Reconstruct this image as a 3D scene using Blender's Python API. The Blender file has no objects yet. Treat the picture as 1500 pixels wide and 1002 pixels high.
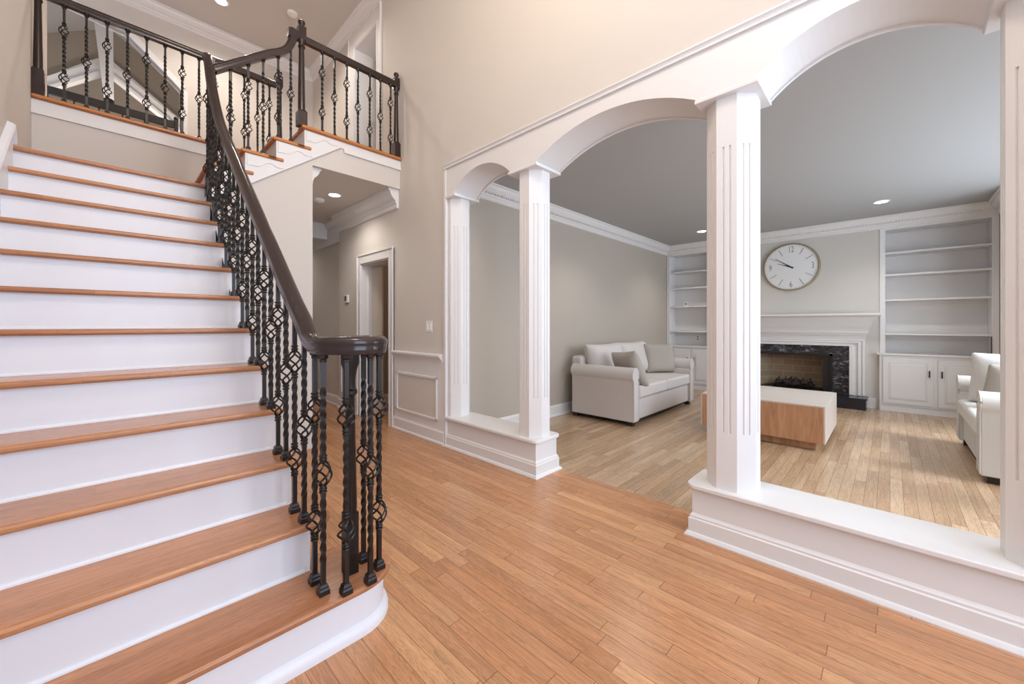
import bpy, math, random
from mathutils import Vector, Matrix
random.seed(7)
PI = math.pi
S = bpy.context.scene
COL = S.collection

# ------------------------------------------------------------------ camera, world, lights, exposure
EYE = 1.22
cam_d = bpy.data.cameras.new('camera')
cam = bpy.data.objects.new('camera', cam_d); COL.objects.link(cam)
cam.location = (0, 0, EYE)
cam.rotation_euler = (PI/2, 0, math.radians(44.126 - 90))
cam_d.sensor_width = 36.0; cam_d.lens = 36*571.1/1500; cam_d.shift_y = -25.1/1500
cam_d.clip_start = .02; cam_d.clip_end = 60
S.camera = cam
S.view_settings.view_transform = 'Standard'
S.view_settings.look = 'None'
S.view_settings.gamma = 1.0
S.view_settings.use_curve_mapping = False
S.view_settings.exposure = 0.35

W = bpy.data.worlds.new('world'); S.world = W; W.use_nodes = True
W.node_tree.nodes['Background'].inputs[0].default_value = (.75, .85, 1, 1)
W.node_tree.nodes['Background'].inputs[1].default_value = 1.0

def area(name, loc, rot, sx, sy, power, color):
    d = bpy.data.lights.new(name, 'AREA'); d.shape = 'RECTANGLE'; d.size = sx; d.size_y = sy
    d.energy = power; d.color = color
    o = bpy.data.objects.new(name, d); COL.objects.link(o); o.location = loc; o.rotation_euler = rot
    return o
def point(name, loc, power, color, r=.1):
    d = bpy.data.lights.new(name, 'POINT'); d.energy = power; d.color = color; d.shadow_soft_size = r
    o = bpy.data.objects.new(name, d); COL.objects.link(o); o.location = loc
    return o
def spot(name, loc, power, color, ang=130, r=.05):
    d = bpy.data.lights.new(name, 'SPOT'); d.energy = power; d.color = color; d.shadow_soft_size = r
    d.spot_size = math.radians(ang); d.spot_blend = .8
    o = bpy.data.objects.new(name, d); COL.objects.link(o); o.location = loc
    return o
# daylight through the tall foyer window behind the camera (faces +Y)
area('foyer_window_daylight', (.95, -2.15, 2.5), (PI/2, 0, 0), 2.3, 4.0, 108, (.66, .79, 1))
# daylight through the living room bay window (faces +Y)
area('bay_window_daylight', (5.3, -1.95, 1.5), (PI/2, 0, 0), 3.6, 1.8, 100, (.78, .88, 1))
area('living_front_window_daylight', (3.5, -1.95, 1.5), (PI/2, 0, 0), 1.0, 1.8, 10, (.82, .9, 1))
# hazy sun through the bay window
sd = bpy.data.lights.new('hazy_sun', 'SUN'); sd.energy = 2.4; sd.angle = math.radians(16); sd.color = (.95, .97, 1)
so = bpy.data.objects.new('hazy_sun', sd); COL.objects.link(so); so.rotation_euler = (math.radians(90-46), 0, 0)
# warm light of the foyer chandelier, hung high above the frame
point('chandelier_light', (.85, .9, 4.7), 100, (1, .86, .72), .35)
spot('upper_hall_lamp', (1.0, 6.2, 5.33), 48, (1, .92, .82), 150)
spot('upper_hall_lamp_b', (1.6, 5.2, 5.33), 40, (1, .92, .82), 160)
spot('lower_hall_lamp', (1.88, 4.85, 2.74), 20, (1, .93, .86), 150)
spot('lower_hall_fill', (1.7, 7.4, 2.74), 14, (1, .93, .86), 150)  # added fill that brightens the far hall, no fixture modelled
spot('living_lamp_a', (6.78, .08, 2.71), 30, (1, .93, .85))
spot('living_lamp_b', (6.85, 2.25, 2.71), 30, (1, .93, .85))
spot('living_lamp_c', (4.4, 2.25, 2.71), 30, (1, .93, .85))
spot('living_lamp_d', (4.4, .08, 2.71), 30, (1, .93, .85))
point('family_room_lamp', (.2, 9.0, 4.2), 45, (1, .9, .8), .2)
point('upstairs_room_lamp', (3.6, 4.6, 4.6), 14, (.9, .93, 1), .2)
point('side_room_lamp', (3.3, 4.4, 2.2), 4, (1, .8, .6), .1)

# ------------------------------------------------------------------ materials
def new_mat(name):
    m = bpy.data.materials.new(name); m.use_nodes = True
    return m, m.node_tree.nodes, m.node_tree.links, m.node_tree.nodes['Principled BSDF']
def srgb(r, g, b):
    f = lambda c: ((c/255+.055)/1.055)**2.4 if c/255 > .04045 else c/255/12.92
    return (f(r), f(g), f(b), 1)
def plain(name, col, rough=.5, metal=0, bump=0, bscale=200, var=0, emit=None, strength=0):
    m, N, L, B = new_mat(name)
    B.inputs['Base Color'].default_value = col; B.inputs['Roughness'].default_value = rough
    B.inputs['Metallic'].default_value = metal
    tc = N.new('ShaderNodeTexCoord')
    nz = N.new('ShaderNodeTexNoise'); nz.inputs['Scale'].default_value = bscale
    L.new(tc.outputs['Object'], nz.inputs['Vector'])
    if bump:
        bp = N.new('ShaderNodeBump'); bp.inputs['Strength'].default_value = bump; bp.inputs['Distance'].default_value = .002
        L.new(nz.outputs['Fac'], bp.inputs['Height']); L.new(bp.outputs['Normal'], B.inputs['Normal'])
    if var:
        mx = N.new('ShaderNodeMix'); mx.data_type = 'RGBA'
        mx.inputs[6].default_value = tuple(c*(1-var) for c in col[:3])+(1,)
        mx.inputs[7].default_value = tuple(min(1, c*(1+var)) for c in col[:3])+(1,)
        L.new(nz.outputs['Fac'], mx.inputs[0]); L.new(mx.outputs[2], B.inputs['Base Color'])
    if emit:
        B.inputs['Emission Color'].default_value = emit; B.inputs['Emission Strength'].default_value = strength
    return m

def plank_mat(name, along, width, length, cols, rough, gap=.5, grain=1.0):
    """boards of random length offsets; along = 'x' or 'y' in world metres"""
    m, N, L, B = new_mat(name)
    geo = N.new('ShaderNodeNewGeometry'); sep = N.new('ShaderNodeSeparateXYZ')
    L.new(geo.outputs['Position'], sep.inputs[0])
    a = sep.outputs['X'] if along == 'x' else sep.outputs['Y']
    c = sep.outputs['Y'] if along == 'x' else sep.outputs['X']
    def M(op, x, y=None):
        n = N.new('ShaderNodeMath'); n.operation = op
        for i, v in enumerate((x, y)):
            if v is None: continue
            if isinstance(v, (int, float)): n.inputs[i].default_value = v
            else: L.new(v, n.inputs[i])
        return n.outputs[0]
    rowf = M('DIVIDE', c, width); row = M('FLOOR', rowf); fr = M('FRACT', rowf)
    wn = N.new('ShaderNodeTexWhiteNoise'); wn.noise_dimensions = '1D'; L.new(row, wn.inputs['W'])
    colf = M('ADD', M('DIVIDE', a, length), M('MULTIPLY', wn.outputs['Value'], 7.3)); ci = M('FLOOR', colf); fc = M('FRACT', colf)
    cb = N.new('ShaderNodeCombineXYZ'); L.new(row, cb.inputs[0]); L.new(ci, cb.inputs[1])
    w2 = N.new('ShaderNodeTexWhiteNoise'); w2.noise_dimensions = '3D'; L.new(cb.outputs[0], w2.inputs['Vector'])
    ramp = N.new('ShaderNodeValToRGB'); L.new(w2.outputs['Value'], ramp.inputs[0])
    el = ramp.color_ramp.elements
    el[0].color = cols[0]; el[1].color = cols[-1]
    for i, cc in enumerate(cols[1:-1]):
        e = el.new((i+1)/(len(cols)-1)); e.color = cc
    # grain: broad figure + fine pores
    def stretched(sa, sc, off, det, dist):
        mp = N.new('ShaderNodeCombineXYZ')
        L.new(M('ADD', M('MULTIPLY', a, sa), M('MULTIPLY', w2.outputs['Value'], off)), mp.inputs[0])
        L.new(M('MULTIPLY', c, sc), mp.inputs[1]); L.new(M('MULTIPLY', sep.outputs['Z'], sc), mp.inputs[2])
        nz = N.new('ShaderNodeTexNoise'); nz.inputs['Scale'].default_value = 1; nz.inputs['Detail'].default_value = det
        nz.inputs['Roughness'].default_value = .62; nz.inputs['Distortion'].default_value = dist
        L.new(mp.outputs[0], nz.inputs['Vector']); return nz.outputs['Fac']
    g1 = stretched(1.5, 22, 37, 5, 1.2)
    rings = M('ABSOLUTE', M('SINE', M('MULTIPLY', g1, 38)))          # cathedral figure
    g2 = stretched(5, 190, 11, 4, 0)
    g3 = stretched(.9, 2.5, 5, 2, 0)
    g = M('ADD', M('ADD', M('MULTIPLY', rings, .16), M('MULTIPLY', g1, .34)), M('ADD', M('MULTIPLY', g2, .30), M('MULTIPLY', g3, .25)))
    gr = N.new('ShaderNodeMapRange'); L.new(g, gr.inputs[0]); gr.inputs[1].default_value = .36; gr.inputs[2].default_value = .72
    gr.inputs[3].default_value = 1-.26*grain; gr.inputs[4].default_value = 1+.14*grain
    # seams
    e1 = M('LESS_THAN', M('MULTIPLY', M('MINIMUM', fr, M('SUBTRACT', 1, fr)), width), .0009*gap*2)
    e2 = M('LESS_THAN', M('MULTIPLY', M('MINIMUM', fc, M('SUBTRACT', 1, fc)), length), .0011*gap*2)
    seam = M('MAXIMUM', e1, e2)
    k = M('MULTIPLY', gr.outputs[0], M('SUBTRACT', 1, M('MULTIPLY', seam, .5)))
    mul = N.new('ShaderNodeVectorMath'); mul.operation = 'SCALE'; L.new(ramp.outputs[0], mul.inputs[0]); L.new(k, mul.inputs['Scale'])
    L.new(mul.outputs[0], B.inputs['Base Color'])
    B.inputs['Roughness'].default_value = rough
    bp = N.new('ShaderNodeBump'); bp.inputs['Strength'].default_value = .12; bp.inputs['Distance'].default_value = .001
    L.new(k, bp.inputs['Height']); L.new(bp.outputs['Normal'], B.inputs['Normal'])
    return m

M_WALL = plain('greige_wall_paint', srgb(212, 205, 197), .85, bump=.03, bscale=300)
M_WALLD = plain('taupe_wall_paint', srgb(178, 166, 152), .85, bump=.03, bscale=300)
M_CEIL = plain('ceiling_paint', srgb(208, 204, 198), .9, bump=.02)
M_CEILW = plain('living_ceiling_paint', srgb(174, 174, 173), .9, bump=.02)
M_TRIM = plain('white_trim_paint', srgb(228, 226, 225), .38, bump=.02, bscale=60)
M_RISER = plain('white_riser_paint', srgb(232, 233, 238), .35, bump=.02, bscale=60)
M_IRON = plain('black_wrought_iron', srgb(26, 19, 17), .36, bump=.15, bscale=120)
M_RAIL = plain('espresso_stained_rail_wood', srgb(50, 37, 36), .17, bump=.05, bscale=40, var=.15)
M_FLOOR = plank_mat('golden_oak_strip_floor', 'y', .068, .85, [srgb(186,132,92), srgb(200,146,104), srgb(190,138,100), srgb(210,160,116), srgb(196,142,102), srgb(204,152,112)], .27, gap=.7, grain=1.6)
M_FLOORL = plank_mat('natural_oak_plank_floor', 'x', .067, .9, [srgb(172,140,110), srgb(192,162,130), srgb(180,150,120), srgb(202,174,144), srgb(188,158,128)], .24, gap=.7, grain=1.5)
M_TREAD = plank_mat('stained_oak_tread', 'x', .14, 3.0, [srgb(182,124,86), srgb(198,140,98), srgb(174,116,80)], .24, gap=.1, grain=1.4)
M_TREADY = plank_mat('stained_oak_nosing', 'x', .2, 5.0, [srgb(190,118,58), srgb(200,128,66)], .28, gap=0, grain=.8)
M_FABRIC = plain('light_grey_linen', srgb(206, 200, 196), .92, bump=.35, bscale=420, var=.04)
M_FABW = plain('off_white_linen', srgb(216, 214, 210), .92, bump=.35, bscale=420, var=.04)
M_PILLOW = plain('warm_grey_velvet', srgb(172, 164, 155), .85, bump=.2, bscale=300, var=.08)
M_BLACK = plain('matte_black_metal', srgb(24, 23, 24), .45)
M_PLAST = plain('white_plastic', srgb(238, 237, 234), .4)
M_DARKP = plain('dark_grey_plastic', srgb(70, 68, 66), .35)
M_FOOT = plain('dark_wood_foot', srgb(38, 28, 26), .4)
M_BRASS = plain('brushed_brass', srgb(176, 164, 128), .35, metal=.8)
M_CLOCKF = plain('clock_face_enamel', srgb(236, 236, 236), .4)
M_GREY = plain('grey_clock_ink', srgb(96, 96, 100), .5)
M_LAMP = plain('lit_lamp_lens', (1, 1, 1, 1), .5, emit=(1, .95, .88, 1), strength=14)
M_TOPW = plank_mat('whitewashed_tabletop', 'y', .5, 4, [srgb(214,204,196), srgb(222,213,205)], .35, gap=0, grain=.35)
def oakv():
    m, N, L, B = new_mat('natural_oak_veneer')
    tc = N.new('ShaderNodeTexCoord'); mp = N.new('ShaderNodeMapping'); mp.inputs['Scale'].default_value = (7, 7, .9)
    L.new(tc.outputs['Object'], mp.inputs['Vector'])
    nz = N.new('ShaderNodeTexNoise'); nz.inputs['Scale'].default_value = 2; nz.inputs['Detail'].default_value = 7; nz.inputs['Distortion'].default_value = 1.6
    L.new(mp.outputs[0], nz.inputs['Vector'])
    r = N.new('ShaderNodeValToRGB'); r.color_ramp.elements[0].color = srgb(176,126,92); r.color_ramp.elements[1].color = srgb(208,160,122)
    r.color_ramp.elements[0].position = .3; r.color_ramp.elements[1].position = .7
    L.new(nz.outputs['Fac'], r.inputs[0]); L.new(r.outputs[0], B.inputs['Base Color']); B.inputs['Roughness'].default_value = .45
    return m
M_OAKV = oakv()
def marble():
    m, N, L, B = new_mat('black_veined_marble')
    tc = N.new('ShaderNodeTexCoord'); mp = N.new('ShaderNodeMapping'); mp.inputs['Scale'].default_value = (6, 6, 16)
    mp.inputs['Rotation'].default_value = (.15, 0, 0)
    L.new(tc.outputs['Object'], mp.inputs['Vector'])
    nz = N.new('ShaderNodeTexNoise'); nz.inputs['Scale'].default_value = 1.6; nz.inputs['Detail'].default_value = 9; nz.inputs['Roughness'].default_value = .7; nz.inputs['Distortion'].default_value = 1.4
    L.new(mp.outputs[0], nz.inputs['Vector'])
    r = N.new('ShaderNodeValToRGB'); e = r.color_ramp.elements
    e[0].position = .46; e[0].color = srgb(34, 34, 38); e[1].position = .72; e[1].color = srgb(190, 192, 196)
    x = e.new(.56); x.color = srgb(70, 70, 76)
    L.new(nz.outputs['Fac'], r.inputs[0]); L.new(r.outputs[0], B.inputs['Base Color']); B.inputs['Roughness'].default_value = .2
    return m
M_MARBLE = marble()
M_SLATE = plain('black_polished_granite', srgb(30, 34, 44), .18, var=.3, bscale=12)
def firebrick():
    m, N, L, B = new_mat('buff_firebrick')
    geo = N.new('ShaderNodeNewGeometry'); sep = N.new('ShaderNodeSeparateXYZ'); L.new(geo.outputs['Position'], sep.inputs[0])
    ad = N.new('ShaderNodeMath'); ad.operation = 'ADD'; L.new(sep.outputs['X'], ad.inputs[0]); L.new(sep.outputs['Y'], ad.inputs[1])
    cb = N.new('ShaderNodeCombineXYZ'); L.new(ad.outputs[0], cb.inputs[0]); L.new(sep.outputs['Z'], cb.inputs[1])
    b = N.new('ShaderNodeTexBrick'); L.new(cb.outputs[0], b.inputs['Vector'])
    b.inputs['Scale'].default_value = 1; b.inputs['Brick Width'].default_value = .28; b.inputs['Row Height'].default_value = .105
    b.inputs['Mortar Size'].default_value = .004; b.inputs['Color1'].default_value = srgb(176,152,126); b.inputs['Color2'].default_value = srgb(160,136,112)
    b.inputs['Mortar'].default_value = srgb(196,178,154)
    L.new(b.outputs['Color'], B.inputs['Base Color']); B.inputs['Roughness'].default_value = .9
    return m
M_FBRICK = firebrick()

# ------------------------------------------------------------------ mesh helpers
class MB:
    def __init__(s): s.v = []; s.f = []
    def add(s, vs, fs):
        o = len(s.v); s.v += [tuple(v) for v in vs]; s.f += [tuple(i+o for i in f) for f in fs]; return s
    def box(s, x0, y0, z0, x1, y1, z1):
        x0, x1 = sorted((x0, x1)); y0, y1 = sorted((y0, y1)); z0, z1 = sorted((z0, z1))
        return s.add([(x0,y0,z0),(x1,y0,z0),(x1,y1,z0),(x0,y1,z0),(x0,y0,z1),(x1,y0,z1),(x1,y1,z1),(x0,y1,z1)],
                     [(3,2,1,0),(4,5,6,7),(0,1,5,4),(1,2,6,5),(2,3,7,6),(3,0,4,7)])
    def prism(s, poly, a, b, axis='z'):
        """poly 2D: axis z -> (x,y); axis y -> (x,z); axis x -> (y,z)"""
        n = len(poly)
        P = {'z': lambda p, t: (p[0], p[1], t), 'y': lambda p, t: (p[0], t, p[1]), 'x': lambda p, t: (t, p[0], p[1])}[axis]
        vs = [P(p, a) for p in poly]+[P(p, b) for p in poly]
        fs = [tuple(range(n))[::-1], tuple(range(n, 2*n))]+[(i, (i+1) % n, n+(i+1) % n, n+i) for i in range(n)]
        return s.add(vs, fs)
    def rings(s, rings, closed=True, caps=True):
        n = len(rings[0]); o = len(s.v)
        for r in rings: s.v += [tuple(p) for p in r]
        for k in range(len(rings)-1):
            for i in range(n if closed else n-1):
                a = o+k*n+i; b = o+k*n+(i+1) % n
                s.f.append((a, b, b+n, a+n))
        if caps and closed:
            s.f.append(tuple(range(o, o+n))[::-1]); s.f.append(tuple(range(o+(len(rings)-1)*n, o+len(rings)*n)))
        return s
    def lathe(s, cx, cy, prof, n=24):
        return s.rings([[(cx+r*math.cos(2*PI*i/n), cy+r*math.sin(2*PI*i/n), z) for i in range(n)] for r, z in prof])
    def lathex(s, x, cy, cz, prof, n=48, caps=True):
        """prof (r, dx)"""
        return s.rings([[(x+d, cy+r*math.cos(2*PI*i/n), cz+r*math.sin(2*PI*i/n)) for i in range(n)] for r, d in prof], caps=caps)
    def tube(s, path, r, n=6):
        path = [Vector(p) for p in path]; rs = []
        for k, p in enumerate(path):
            t = (path[min(k+1, len(path)-1)]-path[max(k-1, 0)]).normalized()
            u = t.cross(Vector((0, 0, 1)));
            if u.length < .05: u = t.cross(Vector((1, 0, 0)))
            u.normalize(); w = t.cross(u)
            rr = r[k] if isinstance(r, (list, tuple)) else r
            rs.append([p+u*rr*math.cos(2*PI*i/n)+w*rr*math.sin(2*PI*i/n) for i in range(n)])
        return s.rings(rs)
    def sweep(s, path, prof, loop=False):
        """prof = [(side, up)], side axis horizontal, perpendicular to the path; mitred"""
        path = [Vector(p) for p in path]; m = len(path); rs = []
        for k in range(m):
            a = path[k]-path[k-1] if (k > 0 or loop) else path[1]-path[0]
            b = path[(k+1) % m]-path[k] if (k < m-1 or loop) else path[-1]-path[-2]
            a = a.normalized(); b = b.normalized()
            ha = Vector((a.x, a.y, 0)); hb = Vector((b.x, b.y, 0))
            if ha.length < 1e-4: ha = hb
            if hb.length < 1e-4: hb = ha
            ha.normalize(); hb.normalize()
            na = Vector((ha.y, -ha.x, 0)); nb = Vector((hb.y, -hb.x, 0))
            side = (na+nb).normalized(); side = side/max(.3, side.dot(na))
            t = (a+b).normalized(); up = side.normalized().cross(t)
            if up.z < 0: up = -up
            rs.append([path[k]+side*p[0]+up*p[1] for p in prof])
        if loop: rs.append(rs[0])
        return s.rings(rs, caps=not loop)
    def molding(s, path, prof):
        """straight horizontal/level moulding, profile (out to the right of path, up in world z)"""
        path = [Vector(p) for p in path]; m = len(path); rs = []
        for k in range(m):
            a = (path[k]-path[k-1]) if k > 0 else path[1]-path[0]
            b = (path[k+1]-path[k]) if k < m-1 else path[-1]-path[-2]
            ha = Vector((a.x, a.y, 0)).normalized(); hb = Vector((b.x, b.y, 0)).normalized()
            na = Vector((ha.y, -ha.x, 0)); nb = Vector((hb.y, -hb.x, 0))
            side = (na+nb).normalized(); side = side/max(.3, side.dot(na))
            rs.append([path[k]+side*p[0]+Vector((0, 0, p[1])) for p in prof])
        return s.rings(rs)
    def build(s, name, mat, parent=None, bevel=0, seg=2, smooth=False, angle=35):
        me = bpy.data.meshes.new(name); me.from_pydata(s.v, [], s.f); me.validate(); me.update()
        import bmesh
        bm = bmesh.new(); bm.from_mesh(me); bmesh.ops.recalc_face_normals(bm, faces=bm.faces); bm.to_mesh(me); bm.free()
        me.materials.append(mat)
        o = bpy.data.objects.new(name, me); COL.objects.link(o)
        if parent is not None:
            o.parent = parent; o.matrix_parent_inverse = Matrix.Translation(parent.location).inverted()
        if bevel:
            b = o.modifiers.new('bevel', 'BEVEL'); b.width = bevel; b.segments = seg; b.limit_method = 'ANGLE'; b.angle_limit = math.radians(40); b.harden_normals = True
        if smooth or bevel:
            for p in me.polygons: p.use_smooth = True
            me.set_sharp_from_angle(angle=math.radians(angle))
        return o

def rel(o, parent):
    o.parent = parent; o.matrix_parent_inverse = Matrix.Translation(parent.location).inverted(); return o
def thing(name, label, cat, loc=(0, 0, 0), group=None):
    o = bpy.data.objects.new(name, None); COL.objects.link(o); o.location = loc; o.empty_display_size = .1
    o['label'] = label; o['category'] = cat
    if group: o['group'] = group
    return o
def tag(o, label, cat, group=None):
    o['label'] = label; o['category'] = cat
    if group: o['group'] = group
    return o
def struct(o, label=None):
    o['kind'] = 'structure'
    if label: o['label'] = label
    return o
def arc(cx, cy, r, a0, a1, n):
    return [(cx+r*math.cos(math.radians(a0+(a1-a0)*i/n)), cy+r*math.sin(math.radians(a0+(a1-a0)*i/n))) for i in range(n+1)]

# ------------------------------------------------------------------ key dimensions (metres)
XL = -.46            # left foyer wall
XA, XB = 2.353, 2.647   # arcade wall faces
XF = 7.78            # fireplace wall face
YL = 3.22            # living room left wall
ZC = 2.775           # living room ceiling
ZH = 2.80            # lower hall ceiling
Z2 = 3.15            # upper floor
ZT = 5.40            # upper ceiling
Y4 = 4.10            # front of upper floor
YB = 5.15            # front of the left balcony
Y7 = 6.90            # back wall upstairs
YF = -2.0            # foyer front wall
NY, NT, NR = 1.468, .242, .2   # first nosing, going, riser

# ------------------------------------------------------------------ floors, ceilings, walls
f = MB().box(XL-.1, YF, -.1, XB, 12, 0).build('floor', M_FLOOR); struct(f, 'golden oak strip floor of the foyer and hall')
f = MB().box(XB, -1.9, -.1, 8.6, 3.4, 0).build('floor_living', M_FLOORL); struct(f, 'lighter oak plank floor of the living room')
f = MB().box(XB, 3.4, -.1, 4.6, 8, 0).build('floor_side', M_FLOOR); struct(f)
c = MB().box(XL-.1, YF, ZT, XB+.02, Y7+.1, ZT+.1).build('ceiling_upper', M_CEIL); struct(c)
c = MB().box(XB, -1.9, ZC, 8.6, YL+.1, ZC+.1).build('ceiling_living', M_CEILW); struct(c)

struct(MB().box(XL-.1, YF, 0, XL, 6.35, ZT).box(XL-.2, 6.35, 5.08, XL-.1, Y7, ZT).build('wall_left', M_WALL))
# unseen slab added outside to keep the sun out of the foyer window
struct(MB().box(XL-.6, -8.0, 4.75, XB-.05, YF-.1, 4.95).build('sun_blocker_slab', M_TRIM))
# foyer front wall with the tall window opening behind the camera
fw = MB().box(XL, YF-.1, 0, XB, YF, .5).box(XL, YF-.1, 4.5, XB, YF, ZT).box(XL, YF-.1, .5, -.2, YF, 4.5).box(2.1, YF-.1, .5, XB, YF, 4.5)
struct(fw.build('wall_front', M_WALL))
wf = MB()
for z in (.5, 1.3, 2.1, 2.9, 3.7, 4.46): wf.box(-.2, YF-.07, z, 2.1, YF-.03, z+.04)
for x in (-.2, .55, 1.3, 2.06): wf.box(x, YF-.07, .5, x+.04, YF-.03, 4.5)
struct(wf.build('window_1', M_TRIM))

# arcade wall: big wall above, arches below
AR = [(.503, -.302), (2.022, .797), (3.08, 2.302)]      # openings in Y between capitals (hi, lo)
ZS, RISE, ZP = 2.51, .17, 2.785
def arch_z(y, lo, hi, off=0):
    m = (lo+hi)/2; h = (hi-lo)/2-off
    r = RISE-off; Rr = (h*h+r*r)/(2*r)      # circular segment
    return ZS+max(0, math.sqrt(max(0, Rr*Rr-(y-m)**2))-(Rr-r))
def arch_band(x0, x1, ztop, off=0):
    mb = MB(); ys = []
    segs = sorted([(a, b) for (b, a) in AR])
    samples = [(-.60, ZS)]
    for lo, hi in segs:
        samples.append((lo, ZS))
        n = 40
        for i in range(1, n):
            t = PI*i/n; y = (lo+hi)/2-(hi-lo)/2*math.cos(t)
            samples.append((y, arch_z(y, lo, hi, off)))
        samples.append((hi, ZS))
    samples.append((YL, ZS))
    for (y0, z0), (y1, z1) in zip(samples[:-1], samples[1:]):
        mb.add([(x0,y0,z0),(x1,y0,z0),(x1,y1,z1),(x0,y1,z1),(x0,y0,ztop),(x1,y0,ztop),(x1,y1,ztop),(x0,y1,ztop)],
               [(3,2,1,0),(4,5,6,7),(0,3,7,4),(1,2,6,5)])
    mb.add([(x0,YL,ZS),(x1,YL,ZS),(x1,YL,ztop),(x0,YL,ztop)], [(0,1,2,3)])
    mb.add([(x0,-.60,ZS),(x1,-.60,ZS),(x1,-.60,ztop),(x0,-.60,ztop)], [(0,1,2,3)])
    return mb
ab = arch_band(XA-.004, XB, ZP).build('trim_1', M_TRIM, smooth=True, angle=30); struct(ab, 'white panel with three arches over the columns')
ab = arch_band(XB, XB+.018, ZP-.012, .012).build('trim_2', M_TRIM, smooth=True, angle=30); struct(ab)
# moulding above the arches
tm = MB().molding([(XA, -.9, ZP), (XA, YL+.012, ZP)], [(0, -.005), (-.018, -.005), (-.018, .003), (-.010, .008), (-.014, .022), (-.022, .030), (-.022, .040), (0, .040)])
# moulding() offsets to the right of travel (+Y travel -> +X); negative = towards the foyer
struct(tm.build('trim_3', M_TRIM, smooth=True))
wr = MB()
wr.box(XA, YF, ZP+.03, XB, 4.65, ZT)          # above arches
wr.box(XA, YF, 0, XB, -.60, ZP+.03)           # right of the arcade
wr.box(XA, YL, 0, XB, 4.34, ZP+.03)           # wainscot wall, up to the hall door
wr.box(XA, 4.34, 2.03, XB, 5.10, Z2)
wr.box(XA, 5.10, 0, XB, 5.83, Z2)
wr.box(XA+.05, 5.83, 0, XB, 9.0, Z2)
wr.box(XA, 4.65, 5.03, XB, 5.30, ZT)          # over the upstairs door
wr.box(XA, 5.30, Z2, XB, Y7+.1, ZT)
wr.box(XA, 4.34, ZP, XB, 4.65, Z2+.02)
struct(wr.build('wall_right', M_WALL))

# living room walls
struct(MB().box(XB, YL, 0, XF+.5, YL+.1, ZC).build('wall_living_left', plain('warm_grey_wall_paint', srgb(184,175,164), .85, bump=.03, bscale=300)))
wl = MB().box(XF, .0, 0, XF+.1, .24, ZC)
# chimney breast wall around the firebox opening and between the bookcases
wl = MB().box(XF, .11, 0, XF+.1, .64, ZC).box(XF, 1.71, 0, XF+.1, 2.24, ZC).box(XF, .64, .77, XF+.1, 1.71, ZC).box(XF, .64, 0, XF+.1, 1.71, .165)
struct(wl.build('wall_back', plain('pale_grey_wall_paint', srgb(206,202,196), .85, bump=.03, bscale=300)))
struct(MB().box(XF+.42, -1.1, 0, XF+.5, YL, ZC).build('wall_rear', M_TRIM))
ww = MB().box(7.0, -1.09, 0, XF+.5, -.99, ZC).box(6.9, -1.7, 0, 7.0, -.99, ZC)
ww.box(XB, -1.8, 0, 7.0, -1.7, .45).box(XB, -1.8, 2.42, 7.0, -1.7, ZC)
for x0, x1 in ((XB, 2.9), (4.0, 4.25), (6.75, 7.0)): ww.box(x0, -1.8, .45, x1, -1.7, 2.42)
struct(ww.build('wall_window', M_WALL))
for n, (x0, x1) in enumerate(((2.9, 4.0), (4.25, 5.5), (5.5, 6.75))):
    w = MB().box(x0, -1.78, .45, x1, -1.72, .49).box(x0, -1.78, 2.38, x1, -1.72, 2.42).box(x0, -1.78, .45, x0+.05, -1.72, 2.42).box(x1-.05, -1.78, .45, x1, -1.72, 2.42).box(x0, -1.77, 1.42, x1, -1.73, 1.46)
    struct(w.build('window_%d' % (n+2), M_TRIM))

# crown mouldings. profile: (out from wall, below ceiling)
def crown(r, d):
    return [(0, 0), (r, 0), (r, -.1*d), (.86*r, -.14*d), (.78*r, -.30*d), (.55*r, -.50*d), (.34*r, -.60*d), (.30*r, -.72*d), (.22*r, -.76*d), (.20*r, -.95*d), (.10*r, -d), (0, -d)]
def neg(p): return [(-a, b) for a, b in p]
cp = crown(.11, .17)
mb = MB().molding([(XB+.001, YL, ZC), (XF, YL, ZC), (XF, -.99, ZC), (7.0, -.99, ZC), (7.0, -1.7, ZC), (XB, -1.7, ZC)], cp)
# dentils
y = YL-.13
def dent(mb, x, y, along):
    if along == 'x': mb.box(x, YL-.062, ZC-.108, x+.016, YL-.03, ZC-.084)
    else: mb.box(XF-.062, y, ZC-.108, XF-.03, y+.016, ZC-.084)
x = XB+.05
while x < XF-.08: dent(mb, x, 0, 'x'); x += .034
y = -.93
while y < YL-.08: dent(mb, 0, y, 'y'); y += .034
struct(mb.build('trim_4', M_TRIM), 'white crown moulding with dentils around the living room')
base = [(0, 0), (.028, 0), (.028, .018), (.016, .03), (.016, .125), (.010, .135), (.006, .15), (0, .15)]
struct(MB().molding([(XB, YL, 0), (XF, YL, 0)], base).build('baseboard_living', M_TRIM))
struct(MB().box(XF-.016, .145, 0, XF, .27, .15).box(XF-.028, .145, 0, XF, .27, .02).build('baseboard_back', M_TRIM))
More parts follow.
